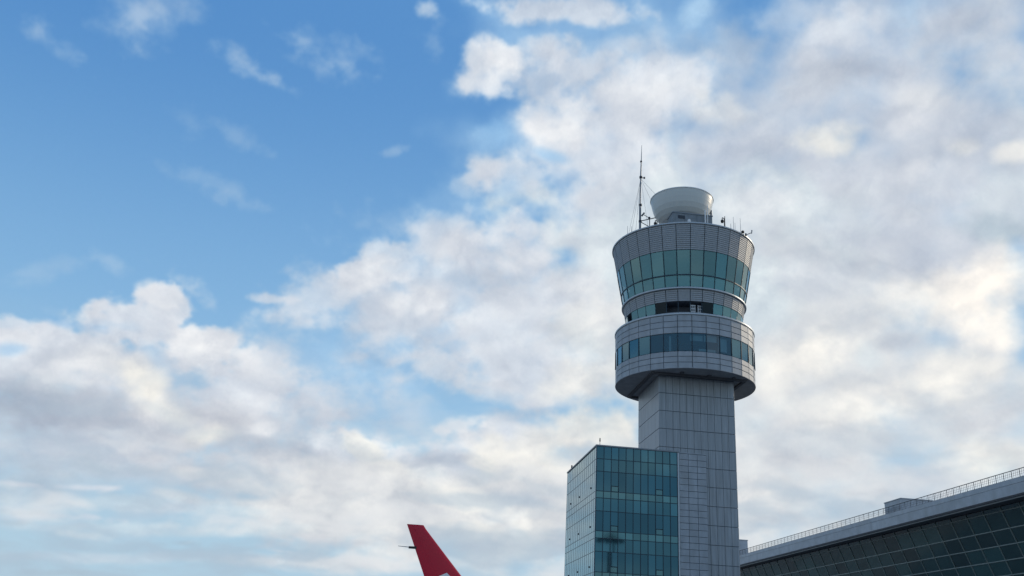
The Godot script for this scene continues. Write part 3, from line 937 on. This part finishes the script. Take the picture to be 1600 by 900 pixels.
func roof_things() -> void:
	var b := thing("radar_bowl", "large white bowl-shaped radar housing on top of the control tower", "radar", TOWER, GRID)
	var st := mb()
	lathe(st, [[2.0, 62.3], [2.5, 62.33], [2.95, 62.52], [3.45, 62.92], [3.87, 63.5], [4.18, 64.2], [4.4, 65.0], [4.54, 65.65], [4.62, 66.15]], 96)
	obj("bowl", st, M.bowl, b)
	st = mb()
	lathe(st, [[4.6, 66.1], [4.68, 66.1], [4.7, 66.16], [4.68, 66.24], [4.5, 66.24], [4.3, 65.4], [0.0, 64.6]], 96)
	obj("rim", st, M.white, b)
	# lightning mast with its bracket and guys
	var m := thing("lightning_mast", "tall thin steel mast with guy wires standing left of the radar bowl", "mast", TOWER, GRID)
	var bx := -5.9
	var bz := -1.88
	st = mb()
	tube(st, V(bx - 0.02, 57.0, bz), V(bx, 65.8, bz), 0.2, 0.16, 12)
	obj("lower_pole", st, M.steel, m)
	st = mb()
	tube(st, V(bx, 65.8, bz), V(bx + 0.08, 70.5, bz), 0.12, 0.1, 10)
	obj("middle_pole", st, M.steel, m)
	st = mb()
	tube(st, V(bx + 0.08, 70.5, bz), V(bx + 0.16, 73.3, bz), 0.11, 0.09, 10)
	tube(st, V(bx + 0.16, 73.3, bz), V(bx + 0.22, 76.2, bz), 0.07, 0.025, 8)
	obj("top_pole", st, M.steel, m)
	for h in [63.05, 65.8, 70.55, 73.3]:
		st = mb()
		lathe(st, [[0.0, h - 0.14], [0.24, h - 0.14], [0.24, h + 0.14], [0.0, h + 0.14]] if h < 72.0 else [[0.0, h - 0.1], [0.16, h - 0.1], [0.16, h + 0.1], [0.0, h + 0.1]], 12, Vector3(bx + (h - 62.0) * 0.012, 0, bz))
		obj("collar", st, M.dark_steel, m)
	st = mb()
	tube(st, V(bx + 0.1, 70.5, bz), V(bx + 0.6, 70.45, bz + 0.1), 0.05, 0.05, 6)
	lathe(st, [[0.0, 70.3], [0.14, 70.34], [0.14, 70.58], [0.0, 70.62]], 8, Vector3(bx + 0.62, 0, bz + 0.1))
	obj("obstruction_lamp", st, M.dark_steel, m)
	for e in [[-7.95, 57.9, -3.4], [-7.2, 57.9, -4.4], [-6.9, 57.5, -1.9], [-4.2, 57.2, -1.2], [-2.1, 64.0, 1.0], [-2.5, 63.5, -2.2]]:
		st = mb()
		tube(st, V(bx + 0.09, 70.3, bz), V(e[0], e[1], e[2]), 0.018, 0.018, 5)
		obj("guy_wire", st, M.steel, m)
	st = mb()
	tube(st, V(bx, 63.1, bz), V(-2.6, 63.75, -0.6), 0.07, 0.07, 8)
	obj("brace", st, M.dark_steel, m)
	st = mb()
	tube(st, V(bx, 63.0, bz), V(-4.55, 62.1, -1.45), 0.06, 0.06, 8)
	obj("brace", st, M.dark_steel, m)
	st = mb()
	tube(st, V(-4.55, 57.0, -1.45), V(-4.55, 63.75, -1.45), 0.07, 0.07, 8)
	obj("strut", st, M.dark_steel, m)
	# weather sensors and cameras
	var w := thing("wind_sensor", "small cup wind sensor on an arm right of the tall mast", "wind sensor", TOWER, GRID)
	st = mb()
	tube(st, V(-4.62, 63.6, -1.48), V(-5.45, 64.2, -1.74), 0.05, 0.05, 6)
	obj("arm", st, M.dark_steel, w)
	for q in [[-5.5, 64.2], [-5.35, 64.42], [-5.62, 64.0]]:
		st = mb()
		lathe(st, [[0.0, q[1] - 0.14], [0.12, q[1] - 0.1], [0.16, q[1] + 0.06], [0.0, q[1] + 0.1]], 10, Vector3(q[0], 0, -1.75))
		obj("cup", st, M.steel, w)
	st = mb()
	lathe(st, [[0.0, 63.4], [0.17, 63.4], [0.17, 63.72], [0.0, 63.75]], 10, Vector3(-4.6, 0, -1.48))
	obj("hub", st, M.dark_steel, w)
	camera_unit("black dome camera hanging from a hooked pole left of the plant room", Vector3(-3.75, 0, -1.2), 62.3, 63.05)
	camera_unit("black dome camera beside a thin rod right of the radar bowl", Vector3(5.57, 0, 1.78), 62.4, 63.2)
	var dm := thing("beacon_lamp", "small white domed lamp in front of the plant room", "beacon", TOWER, GRID)
	st = mb()
	tube(st, V(-0.55, 57.0, 5.0), V(-0.55, 60.3, 5.0), 0.06, 0.06, 8)
	obj("post", st, M.steel, dm)
	st = mb()
	lathe(st, [[0.0, 60.25], [0.22, 60.25], [0.24, 60.5], [0.18, 60.72], [0.0, 60.82]], 16, Vector3(-0.55, 0, 5.0))
	obj("dome", st, M.white, dm)
	rod("thick white rod antenna at the left corner of the plant room", Vector3(-2.2, 0, -0.2), 57.0, 64.85, 0.13, 0.12, M.white)
	rod("thick white rod antenna before the right half of the plant room", Vector3(2.0, 0, 4.6), 57.0, 62.75, 0.12, 0.1, M.white)
	rod("faint thin white rod antenna rising highest in front of the radar bowl", Vector3(2.3, 0, 4.75), 57.0, 63.6, 0.06, 0.05, M.white)
	rod("grey rod antenna with a thicker head right of the plant room", Vector3(4.08, 0, 1.3), 57.0, 64.6, 0.1, 0.09, M.steel, 0.16)
	rod("thin dark rod just right of the black dome camera", Vector3(5.93, 0, 1.9), 57.0, 63.5, 0.06, 0.05, M.dark_steel)
	rod("tall hair-thin rod, second from the right end of the roof rim", Vector3(4.63, 0, 8.7), 57.0, 60.0, 0.035, 0.02, M.steel)
	rod("short rod right beside the tall hair-thin one on the rim", Vector3(5.0, 0, 8.3), 57.0, 59.3, 0.03, 0.02, M.steel)
	rod("shortest rod of the cluster on the right roof rim", Vector3(4.12, 0, 9.0), 57.0, 58.75, 0.035, 0.03, M.steel)
	rod("tall hair-thin rod nearest the right end of the roof rim", Vector3(5.9, 0, 8.0), 57.0, 60.3, 0.035, 0.02, M.steel)
	rod("tall hair-thin rod nearest the left end of the roof rim", Vector3(-9.2, 0, 3.6), 57.5, 59.35, 0.035, 0.02, M.steel)
	rod("hair-thin rod between the left rim end and the mast", Vector3(-8.75, 0, 4.1), 57.5, 59.1, 0.03, 0.02, M.steel)
	rod("stubby rod on the far left roof rim", Vector3(-9.5, 0, 2.2), 57.6, 58.3, 0.07, 0.06, M.dark_steel)
	var s := thing("rim_sensor", "dark sensor with a sideways arm and cup on the right roof rim", "wind sensor", TOWER, GRID)
	st = mb()
	lathe(st, [[0.0, 57.8], [0.2, 57.85], [0.22, 58.1], [0.0, 58.25]], 10, Vector3(6.05, 0, 8.4))
	obj("housing", st, M.black, s)
	st = mb()
	tube(st, V(6.55, 57.7, 8.1), V(7.3, 57.98, 8.5), 0.05, 0.05, 6)
	tube(st, V(6.6, 57.6, 8.1), V(6.6, 57.95, 8.1), 0.12, 0.12, 8)
	obj("arm", st, M.dark_steel, s)
	st = mb()
	tube(st, V(7.3, 57.8, 8.5), V(7.34, 58.35, 8.5), 0.04, 0.1, 8)
	obj("cup", st, M.steel, s)

func camera_unit(label: String, at: Vector3, low: float, high: float) -> void:
	var o := thing("dome_camera", label, "camera", TOWER, GRID)
	var st := mb()
	tube(st, V(at.x + 0.3, 57.0, at.z), V(at.x + 0.3, high, at.z), 0.05, 0.05, 6)
	tube(st, V(at.x + 0.3, high, at.z), V(at.x + 0.02, high + 0.1, at.z), 0.06, 0.06, 6)
	obj("pole", st, M.dark_steel, o)
	st = mb()
	tube(st, V(at.x, high + 0.1, at.z), V(at.x, low + 0.5, at.z), 0.05, 0.08, 8)
	lathe(st, [[0.0, low], [0.18, low + 0.08], [0.24, low + 0.3], [0.2, low + 0.5], [0.0, low + 0.56]], 14, at)
	obj("dome", st, M.black, o)

# ------------------------------------------------------------------ the glass building at the tower's foot
func glass_building() -> void:
	var t := thing("glass_building", "teal glass office block with grey tiled end at the tower's foot", "building", BLOCK, GRID)
	var gw := 10.556
	var gd := 19.534
	var full := 14.434
	var st := mb()
	box(st, 0.1, 8.3, -LIFT, 26.7, -gd + 0.1, -0.1)
	box(st, 8.3, full - 0.06, -LIFT, 26.7, -0.44, -0.1)
	var core := obj("core", st, M.joint, t)
	var rows := [26.78, 25.18, 23.59, 21.11]
	var base := 21.11
	for s in 4:
		for d in [0.86, 2.46, 4.905]:
			rows.append(base - d)
		base -= 4.905
	var kinds := [1, 1, 0]
	for s in 4:
		kinds.append_array([2, 1, 0])
	var sets := [M.vision, M.spandrel, M.band]
	var cw := gw / 11
	var lw := gd / 16
	var wf := obj("front_glazing", bar_set(rows, 0.0, gw, 0), M.mullion, t)
	var wl := obj("side_glazing", bar_set(rows, -gd, 0.0, 1), M.mullion, t)
	for r in rows.size() - 1:
		var h1: float = rows[r]
		var h0: float = rows[r + 1]
		var m := mb()
		slab(m, -cw / 2 + 0.03, cw / 2 - 0.03, h0 + 0.03, h1 - 0.03, -0.06, 0.0, 0.006)
		var fm := m.commit()
		m = mb()
		slab(m, -lw / 2 + 0.03, lw / 2 - 0.03, h0 + 0.03, h1 - 0.03, -0.06, 0.0, 0.006)
		var sm := m.commit()
		var vents: bool = kinds[r] == 0
		for c in 11:
			var set_: Array = sets[kinds[r]]
			var x := cw * (c + 0.5)
			if vents and (c == 2 or c == 8):
				var split := h0 + 0.72
				m = mb()
				slab(m, -cw / 2 + 0.03, cw / 2 - 0.03, split + 0.03, h1 - 0.03, -0.06, 0.0, 0.006)
				part("pane", m.commit(), set_[rng.randi() % 6], wf, 0.0, Vector3(x, 0, -0.02))
				m = mb()
				slab(m, -cw / 2 + 0.05, cw / 2 - 0.05, h0 + 0.04, split - 0.04, -0.06, 0.03, 0.03)
				part("vent_window", m.commit(), M.band[1], wf, 0.0, Vector3(x, 0, -0.02))
			else:
				part("pane", fm, set_[rng.randi() % 6], wf, rng.randf_range(-0.004, 0.004), Vector3(x, 0, -0.02))
		for c in 16:
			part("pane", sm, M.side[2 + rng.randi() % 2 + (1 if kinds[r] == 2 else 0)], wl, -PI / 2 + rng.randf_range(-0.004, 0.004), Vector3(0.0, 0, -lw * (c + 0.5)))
		if vents:
			for c in [2, 8, 13]:
				m = mb()
				box(m, -0.07, 0.02, h0 + 0.7, h0 + 0.9, -lw * (c + 0.5) - 0.12, -lw * (c + 0.5) + 0.12)
				obj("vent_hinge", m, M.dark_steel, wl)
	for c in 12:
		var m := mb()
		box(m, cw * c - 0.035, cw * c + 0.035, -LIFT, 26.76, -0.02, 0.06)
		obj("mullion", m, M.mullion, wf)
	for c in range(1, 17):
		var m := mb()
		box(m, -0.018, 0.02, -LIFT, 26.76, -lw * c - 0.05, -lw * c + 0.05)
		obj("mullion", m, M.mullion_pale, wl)
	st = mb()
	box(st, -0.09, -0.012, -LIFT, 26.76, -0.09, -0.02)
	obj("corner_trim", st, M.coping, t)
	# grey tiled end
	st = mb()
	box(st, gw + 0.04, gw + 0.24, -LIFT, 26.74, -0.1, 0.05)
	obj("end_strip", st, M.coping, t)
	var tw := (full - gw - 0.26) / 3.0
	var h := 26.72
	while h > 8.0:
		var m := mb()
		slab(m, -tw / 2 + 0.022, tw / 2 - 0.022, h - 0.8 + 0.022, h - 0.022, -0.1, 0.0, 0.018)
		var mesh := m.commit()
		for c in 3:
			part("tile_panel", mesh, M.tile[rng.randi() % 6], core, 0.0, Vector3(gw + 0.26 + tw * (c + 0.5), 0, 0.0))
		h -= 0.8
	st = mb()
	box(st, gw + 0.26, full, -LIFT, h, -0.1, 0.0)
	obj("plain_wall", st, M.tile[2], core)
	# roof
	st = mb()
	box(st, -0.12, 8.32, 26.78, 26.95, -gd - 0.02, -0.45)
	box(st, -0.12, gw + 0.26, 26.78, 26.95, -0.448, 0.1)
	obj("parapet_cap", st, M.steel, t)
	st = mb()
	box(st, gw + 0.263, full + 0.01, 26.74, 26.86, -0.446, 0.03)
	obj("end_cap", st, M.tile[4], t)
	var a := thing("roof_spike", "short dark spike on the glass block's front roof corner", "antenna", BLOCK, GRID, "spikes on the glass block's roof")
	st = mb()
	tube(st, V(0.5, 26.9, -0.5), V(0.5, 27.5, -0.5), 0.035, 0.03, 8)
	tube(st, V(0.5, 27.5, -0.5), V(0.5, 27.95, -0.5), 0.09, 0.06, 8)
	obj("rod", st, M.dark_steel, a)
	var a2 := thing("roof_spike", "tiny dark stub near the back corner of the glass block's roof", "antenna", BLOCK, GRID, "spikes on the glass block's roof")
	st = mb()
	tube(st, V(0.15, 26.9, -17.2), V(0.15, 27.55, -17.2), 0.14, 0.1, 8)
	obj("rod", st, M.dark_steel, a2)

func bar_set(rows: Array, a: float, b: float, side: int) -> SurfaceTool:
	var st := mb()
	for h in rows:
		if side == 0:
			box(st, a, b, h - 0.04, h + 0.04, -0.09, 0.025)
		else:
			box(st, -0.012, 0.09, h - 0.035, h + 0.035, a, b)
	return st

# ------------------------------------------------------------------ the terminal on the right
func terminal() -> void:
	# local x: away from the apron edge line, local z: towards the camera, both on the buildings' grid
	var t := thing("terminal_building", "long terminal with canted dark glass wall under a pale roof fascia", "terminal", Vector3.ZERO, GRID)
	var X := 79.874
	var near := -62.0
	var far := -224.0
	var st := mb()
	box(st, X + 0.3, X + 60.0, 25.2, 25.8, far, near)
	obj("roof", st, M.roof, t)
	var z := near
	while z > far:
		for b in [[26.0, 25.36, 0.0], [25.33, 24.0, 0.02]]:
			var m := mb()
			box(m, X + b[2], X + 0.32, b[1], b[0], z - 8.08, z)
			obj("fascia_panel", m, M.fascia[rng.randi() % 3], t)
		z -= 8.1
	st = mb()
	box(st, X + 0.1, X + 3.0, 23.78, 23.99, far, near)
	box(st, X + 0.14, X + 0.34, 25.3, 25.4, far, near)
	obj("soffit", st, M.beam, t)
	st = mb()
	box(st, X + 0.35, X + 0.55, 23.6, 23.78, far, near)
	obj("soffit_trim", st, M.steel, t)
	# canted wall
	var levels := [23.76, 23.15, 20.95, 19.05, 17.2, 15.35, 13.5]
	var wall := obj("glass_wall", canted_bars(levels, near, far), M.hall_mullion, t)
	var meshes := []
	for r in levels.size() - 1:
		var m := mb()
		var h1: float = levels[r] - 0.06
		var h0: float = levels[r + 1] + 0.06
		var d := Vector3(0.06, 0.025, 0)
		var p := [V(cant(h0), h0, 1.95), V(cant(h0), h0, -1.95), V(cant(h1), h1, -1.95), V(cant(h1), h1, 1.95)]
		hexa(m, [p[0], p[1], p[2], p[3], p[0] + d, p[1] + d, p[2] + d, p[3] + d])
		meshes.append(m.commit())
	var bar := mb()
	var o := Vector3(-0.1, -0.04, 0)
	var q := [V(cant(13.5), 13.5, 0.06), V(cant(13.5), 13.5, -0.06), V(cant(23.76), 23.76, -0.06), V(cant(23.76), 23.76, 0.06)]
	hexa(bar, [q[0] + o, q[1] + o, q[2] + o, q[3] + o, q[0] - o, q[1] - o, q[2] - o, q[3] - o])
	var barm := bar.commit()
	z = -120.9 + 4.05 * 14
	while z > far:
		part("mullion", barm, M.hall_mullion, wall, 0.0, Vector3(0, 0, z))
		for r in meshes.size():
			part("pane", meshes[r], M.hall_glass[rng.randi() % 5], wall, 0.0, Vector3(0, 0, z - 2.025))
		z -= 4.05
	# the hall behind the glass, and the wall below it
	st = mb()
	box(st, X + 14.0, X + 59.0, -LIFT, 25.0, far + 1.0, near - 1.0)
	obj("hall_back_wall", st, M.inside_dark, t)
	st = mb()
	box(st, X + 7.2, X + 14.0, 13.0, 13.4, far + 1.0, near - 1.0)
	obj("hall_floor", st, M.inside, t)
	for k in 20:
		st = mb()
		tube(st, V(X + 9.5, 13.4, -66.0 - 8.1 * k), V(X + 9.5, 23.9, -66.0 - 8.1 * k), 0.35, 0.35, 10)
		obj("hall_column", st, M.inside, t)
	st = mb()
	box(st, X + 6.9, X + 14.0, -LIFT, 13.0, far, near)
	obj("lower_wall", st, M.fascia[0], t)
	st = mb()
	box(st, X + 3.0, X + 60.0, -LIFT, 25.2, far - 0.4, far)
	obj("end_wall", st, M.fascia[1], t)
	# roof railing: every post, and every mesh infill between two
	var rail := obj("railing", long_bars(X, near, far), M.dark_steel, t)
	var grid := mb()
	for k in 3:
		box(grid, -0.012, 0.012, 26.1, 27.06, -0.42 * (k + 1) - 0.011, -0.42 * (k + 1) + 0.011)
	for h in [26.42, 26.7]:
		box(grid, -0.011, 0.011, h - 0.011, h + 0.011, -1.64, -0.03)
	var gridm := grid.commit()
	var pst := mb()
	box(pst, -0.03, 0.03, 25.7, 27.06, -0.03, 0.03)
	var pstm := pst.commit()
	z = near - 0.1
	while z > far + 1.7:
		part("post", pstm, M.dark_steel, rail, 0.0, Vector3(X + 0.22, 0, z))
		if z < -100.0:
			part("infill_grid", gridm, M.dark_steel, rail, 0.0, Vector3(X + 0.22, 0, z))
		z -= 1.67
	# two boxes on the roof
	var b := thing("roof_hatch", "low grey box with a flat top behind the terminal railing", "roof housing", Vector3.ZERO, GRID)
	st = mb()
	box(st, X + 1.0, X + 6.4, 25.8, 28.1, -148.2, -143.0)
	obj("housing", st, M.fascia[2], b)
	st = mb()
	box(st, X + 0.92, X + 6.5, 28.1, 28.22, -148.3, -142.9)
	obj("lid", st, M.fascia[1], b)
	var c := thing("lift_housing", "pale boxy housing at the far end of the terminal roof beside the tower", "roof housing", Vector3.ZERO, GRID)
	st = mb()
	box(st, X - 6.0 + 6.5, X + 3.15, 25.8, 29.8, -221.0, -215.0)
	obj("housing", st, M.fascia[2], c)
	st = mb()
	box(st, X + 0.4, X + 3.25, 29.8, 29.95, -221.1, -214.9)
	obj("lid", st, M.fascia[0], c)

func cant(h: float) -> float:                             # the glass leans out towards its top
	return 82.874 + 0.4 * (23.15 - h)

func canted_bars(levels: Array, near: float, far: float) -> SurfaceTool:
	var st := mb()
	for i in range(1, levels.size()):
		var h: float = levels[i]
		box(st, cant(h) - 0.1, cant(h) + 0.1, h - 0.06, h + 0.06, far, near)
	return st

func long_bars(X: float, near: float, far: float) -> SurfaceTool:
	var st := mb()
	box(st, X + 0.17, X + 0.27, 27.06, 27.13, far, near)
	box(st, X + 0.19, X + 0.25, 26.04, 26.09, far, near)
	return st

# ------------------------------------------------------------------ the airliner whose fin shows
func fin_half(c: float) -> float:                         # half thickness of the fin's section at chord share c, per metre of chord
	return 0.45 * (0.2969 * sqrt(maxf(c, 0.0)) - 0.126 * c - 0.3516 * c * c + 0.2843 * c * c * c - 0.1036 * c * c * c * c)

func fin_edge(h: float) -> Vector2:                       # trailing and leading edge at a height over the ground
	return Vector2(-0.549 + 0.4735 * (12.11 - h), 0.855 + 1.0085 * (12.176 - h))

func fin_loft(c0: float, c1: float) -> SurfaceTool:       # chord shares counted from the leading edge
	var st := mb()
	var hs := [5.6, 7.0, 8.4, 9.8, 11.2, 11.9, 12.14]
	var n := 12
	var pt := func(h: float, k: int, side: float) -> Vector3:
		var e := fin_edge(h)
		var f: float = lerpf(c0, c1, 0.5 - 0.5 * cos(PI * k / n))
		var ch := e.y - e.x
		var tip := 1.0 if h < 11.8 else (0.85 if h < 12.0 else 0.45)
		return Vector3(e.y - f * ch, h + (1.0 - f) * (0.06 if h > 12.1 else 0.0), side * ch * fin_half(f) * tip)
	for r in hs.size() - 1:
		for k in n:
			for s in [-1.0, 1.0]:
				quad(st, pt.call(hs[r], k, s), pt.call(hs[r], k + 1, s), pt.call(hs[r + 1], k + 1, s), pt.call(hs[r + 1], k, s), Vector3(0, 0, s))
	for k in n:
		quad(st, pt.call(12.14, k, -1.0), pt.call(12.14, k + 1, -1.0), pt.call(12.14, k + 1, 1.0), pt.call(12.14, k, 1.0), Vector3.UP)
	for k in [0, n]:
		for r in hs.size() - 1:
			quad(st, pt.call(hs[r], k, -1.0), pt.call(hs[r + 1], k, -1.0), pt.call(hs[r + 1], k, 1.0), pt.call(hs[r], k, 1.0), Vector3(1 if k == 0 else -1, 0, 0))
	return st

func wing(st: SurfaceTool, root: Vector3, tip: Vector3, c0: float, c1: float, th: float) -> void:
	hexa(st, [root, root + Vector3(-c0 * 0.4, th, 0), root + Vector3(-c0, 0, 0), root + Vector3(-c0 * 0.4, -th, 0), tip, tip + Vector3(-c1 * 0.4, th * 0.4, 0), tip + Vector3(-c1, 0, 0), tip + Vector3(-c1 * 0.4, -th * 0.4, 0)])

func airliner() -> void:
	var t := thing("airliner", "parked airliner showing only its swept dark red tail fin", "airliner", Vector3(-7, 0, -80), deg_to_rad(25.0))
	var fin := obj("tail_fin", fin_loft(0.0, 0.66), M.red, t)
	var rud := obj("rudder", fin_loft(0.662, 1.0), M.red, t)
	var st := mb()
	hexa(st, [Vector3(0.42, 10.24, 0.05), Vector3(-0.22, 10.22, 0.04), Vector3(-0.22, 10.4, 0.04), Vector3(0.42, 10.44, 0.05), Vector3(0.42, 10.24, -0.05), Vector3(-0.22, 10.22, -0.04), Vector3(-0.22, 10.4, -0.04), Vector3(0.42, 10.44, -0.05)])
	obj("static_wick_mount", st, M.black, rud)
	st = mb()
	tube(st, Vector3(-0.2, 10.33, 0), Vector3(-1.15, 10.33, 0), 0.035, 0.02, 6)
	obj("static_wick", st, M.steel, rud)
	for s in [-1.0, 1.0]:                                 # pale emblem wrapped on each side of the fin
		st = mb()
		var top := Vector2(3.22, 8.6)
		var eu := Vector2(-1.12, -0.52)
		var ev := Vector2(0.72, -0.56)
		for i in 8:
			for j in 6:
				var c := []
				for o in [[0, 0], [1, 0], [1, 1], [0, 1]]:
					var p: Vector2 = top + eu * ((i + o[0]) / 8.0) + ev * ((j + o[1]) / 6.0)
					var e := fin_edge(p.y)
					c.append(Vector3(p.x, p.y, s * ((e.y - e.x) * fin_half((e.y - p.x) / (e.y - e.x)) + 0.008)))
				quad(st, c[0], c[1], c[2], c[3], Vector3(0, 0, s))
		obj("emblem", st, M.white, fin)
	st = mb()
	var prof := [[-2.6, 5.1, 0.25], [0.0, 4.85, 0.75], [4.0, 4.4, 1.45], [9.0, 4.05, 1.95], [14.0, 4.0, 2.0], [28.0, 4.0, 2.0], [32.0, 3.9, 1.7], [34.0, 3.7, 1.0], [34.9, 3.55, 0.2]]
	for k in prof.size() - 1:
		for i in 28:
			var c := []
			for o in [[k, i], [k, i + 1], [k + 1, i + 1], [k + 1, i]]:
				var a: float = TAU * o[1] / 28.0
				c.append(Vector3(prof[o[0]][0], prof[o[0]][1] + cos(a) * prof[o[0]][2], sin(a) * prof[o[0]][2]))
			quad(st, c[0], c[1], c[2], c[3], (c[0] + c[2]) * 0.5 - Vector3(c[0].x, 4.2, 0))
	obj("fuselage", st, M.white, t)
	for s in [-1.0, 1.0]:
		st = mb()
		wing(st, Vector3(4.6, 4.9, s * 0.8), Vector3(0.6, 5.4, s * 6.2), 3.6, 1.5, 0.16)
		obj("tailplane", st, M.white, t)
		st = mb()
		wing(st, Vector3(20.5, 3.0, s * 1.6), Vector3(12.5, 4.2, s * 17.0), 6.8, 1.6, 0.35)
		obj("wing", st, M.white, t)
	for w in [[28.5, 0.0], [15.0, 3.4], [15.0, -3.4]]:
		st = mb()
		tube(st, Vector3(w[0], 0.5, w[1] - 0.25), Vector3(w[0], 0.5, w[1] + 0.25), 0.5, 0.5, 18)
		tube(st, Vector3(w[0], 0.5, w[1]), Vector3(w[0], 2.6, w[1] * 0.9), 0.12, 0.14, 8)
		obj("landing_gear", st, M.dark_steel, t)

# ------------------------------------------------------------------ behind the camera, seen in the glass
func floodlight_mast() -> void:
	var at := Vector3(61.6, 0, 10.2)
	var t := thing("floodlight_mast", "high floodlight mast seen as a dark reflection in the glass building", "floodlight mast", at)
	var st := mb()
	tube(st, Vector3(0, 0, 0), Vector3(0, 35.2, 0), 0.45, 0.22, 14)
	obj("pole", st, M.dark_steel, t)
	st = mb()
	tube(st, Vector3(0, 34.2, 0), Vector3(0, 34.8, 0), 2.4, 2.6, 20)
	tube(st, Vector3(0, 34.8, 0), Vector3(0, 36.2, 0), 1.1, 0.4, 12)
	obj("crown", st, M.dark_steel, t)
	for k in 10:
		var a := TAU * k / 10
		st = mb()
		var c := Vector3(sin(a) * 2.8, 34.1, cos(a) * 2.8)
		hexa(st, [c + Vector3(-0.4, -0.35, 0.4), c + Vector3(0.4, -0.35, 0.4), c + Vector3(0.4, 0.35, 0.4), c + Vector3(-0.4, 0.35, 0.4), c + Vector3(-0.4, -0.35, -0.4), c + Vector3(0.4, -0.35, -0.4), c + Vector3(0.4, 0.35, -0.4), c + Vector3(-0.4, 0.35, -0.4)])
		obj("floodlight", st, M.dark_steel, t)

func _ready() -> void:
	rng.seed = 2024
	sun_and_sky()
	make_materials()
	ground()
	control_tower()
	glass_building()
	terminal()
	roof_things()
	airliner()
	floodlight_mast()
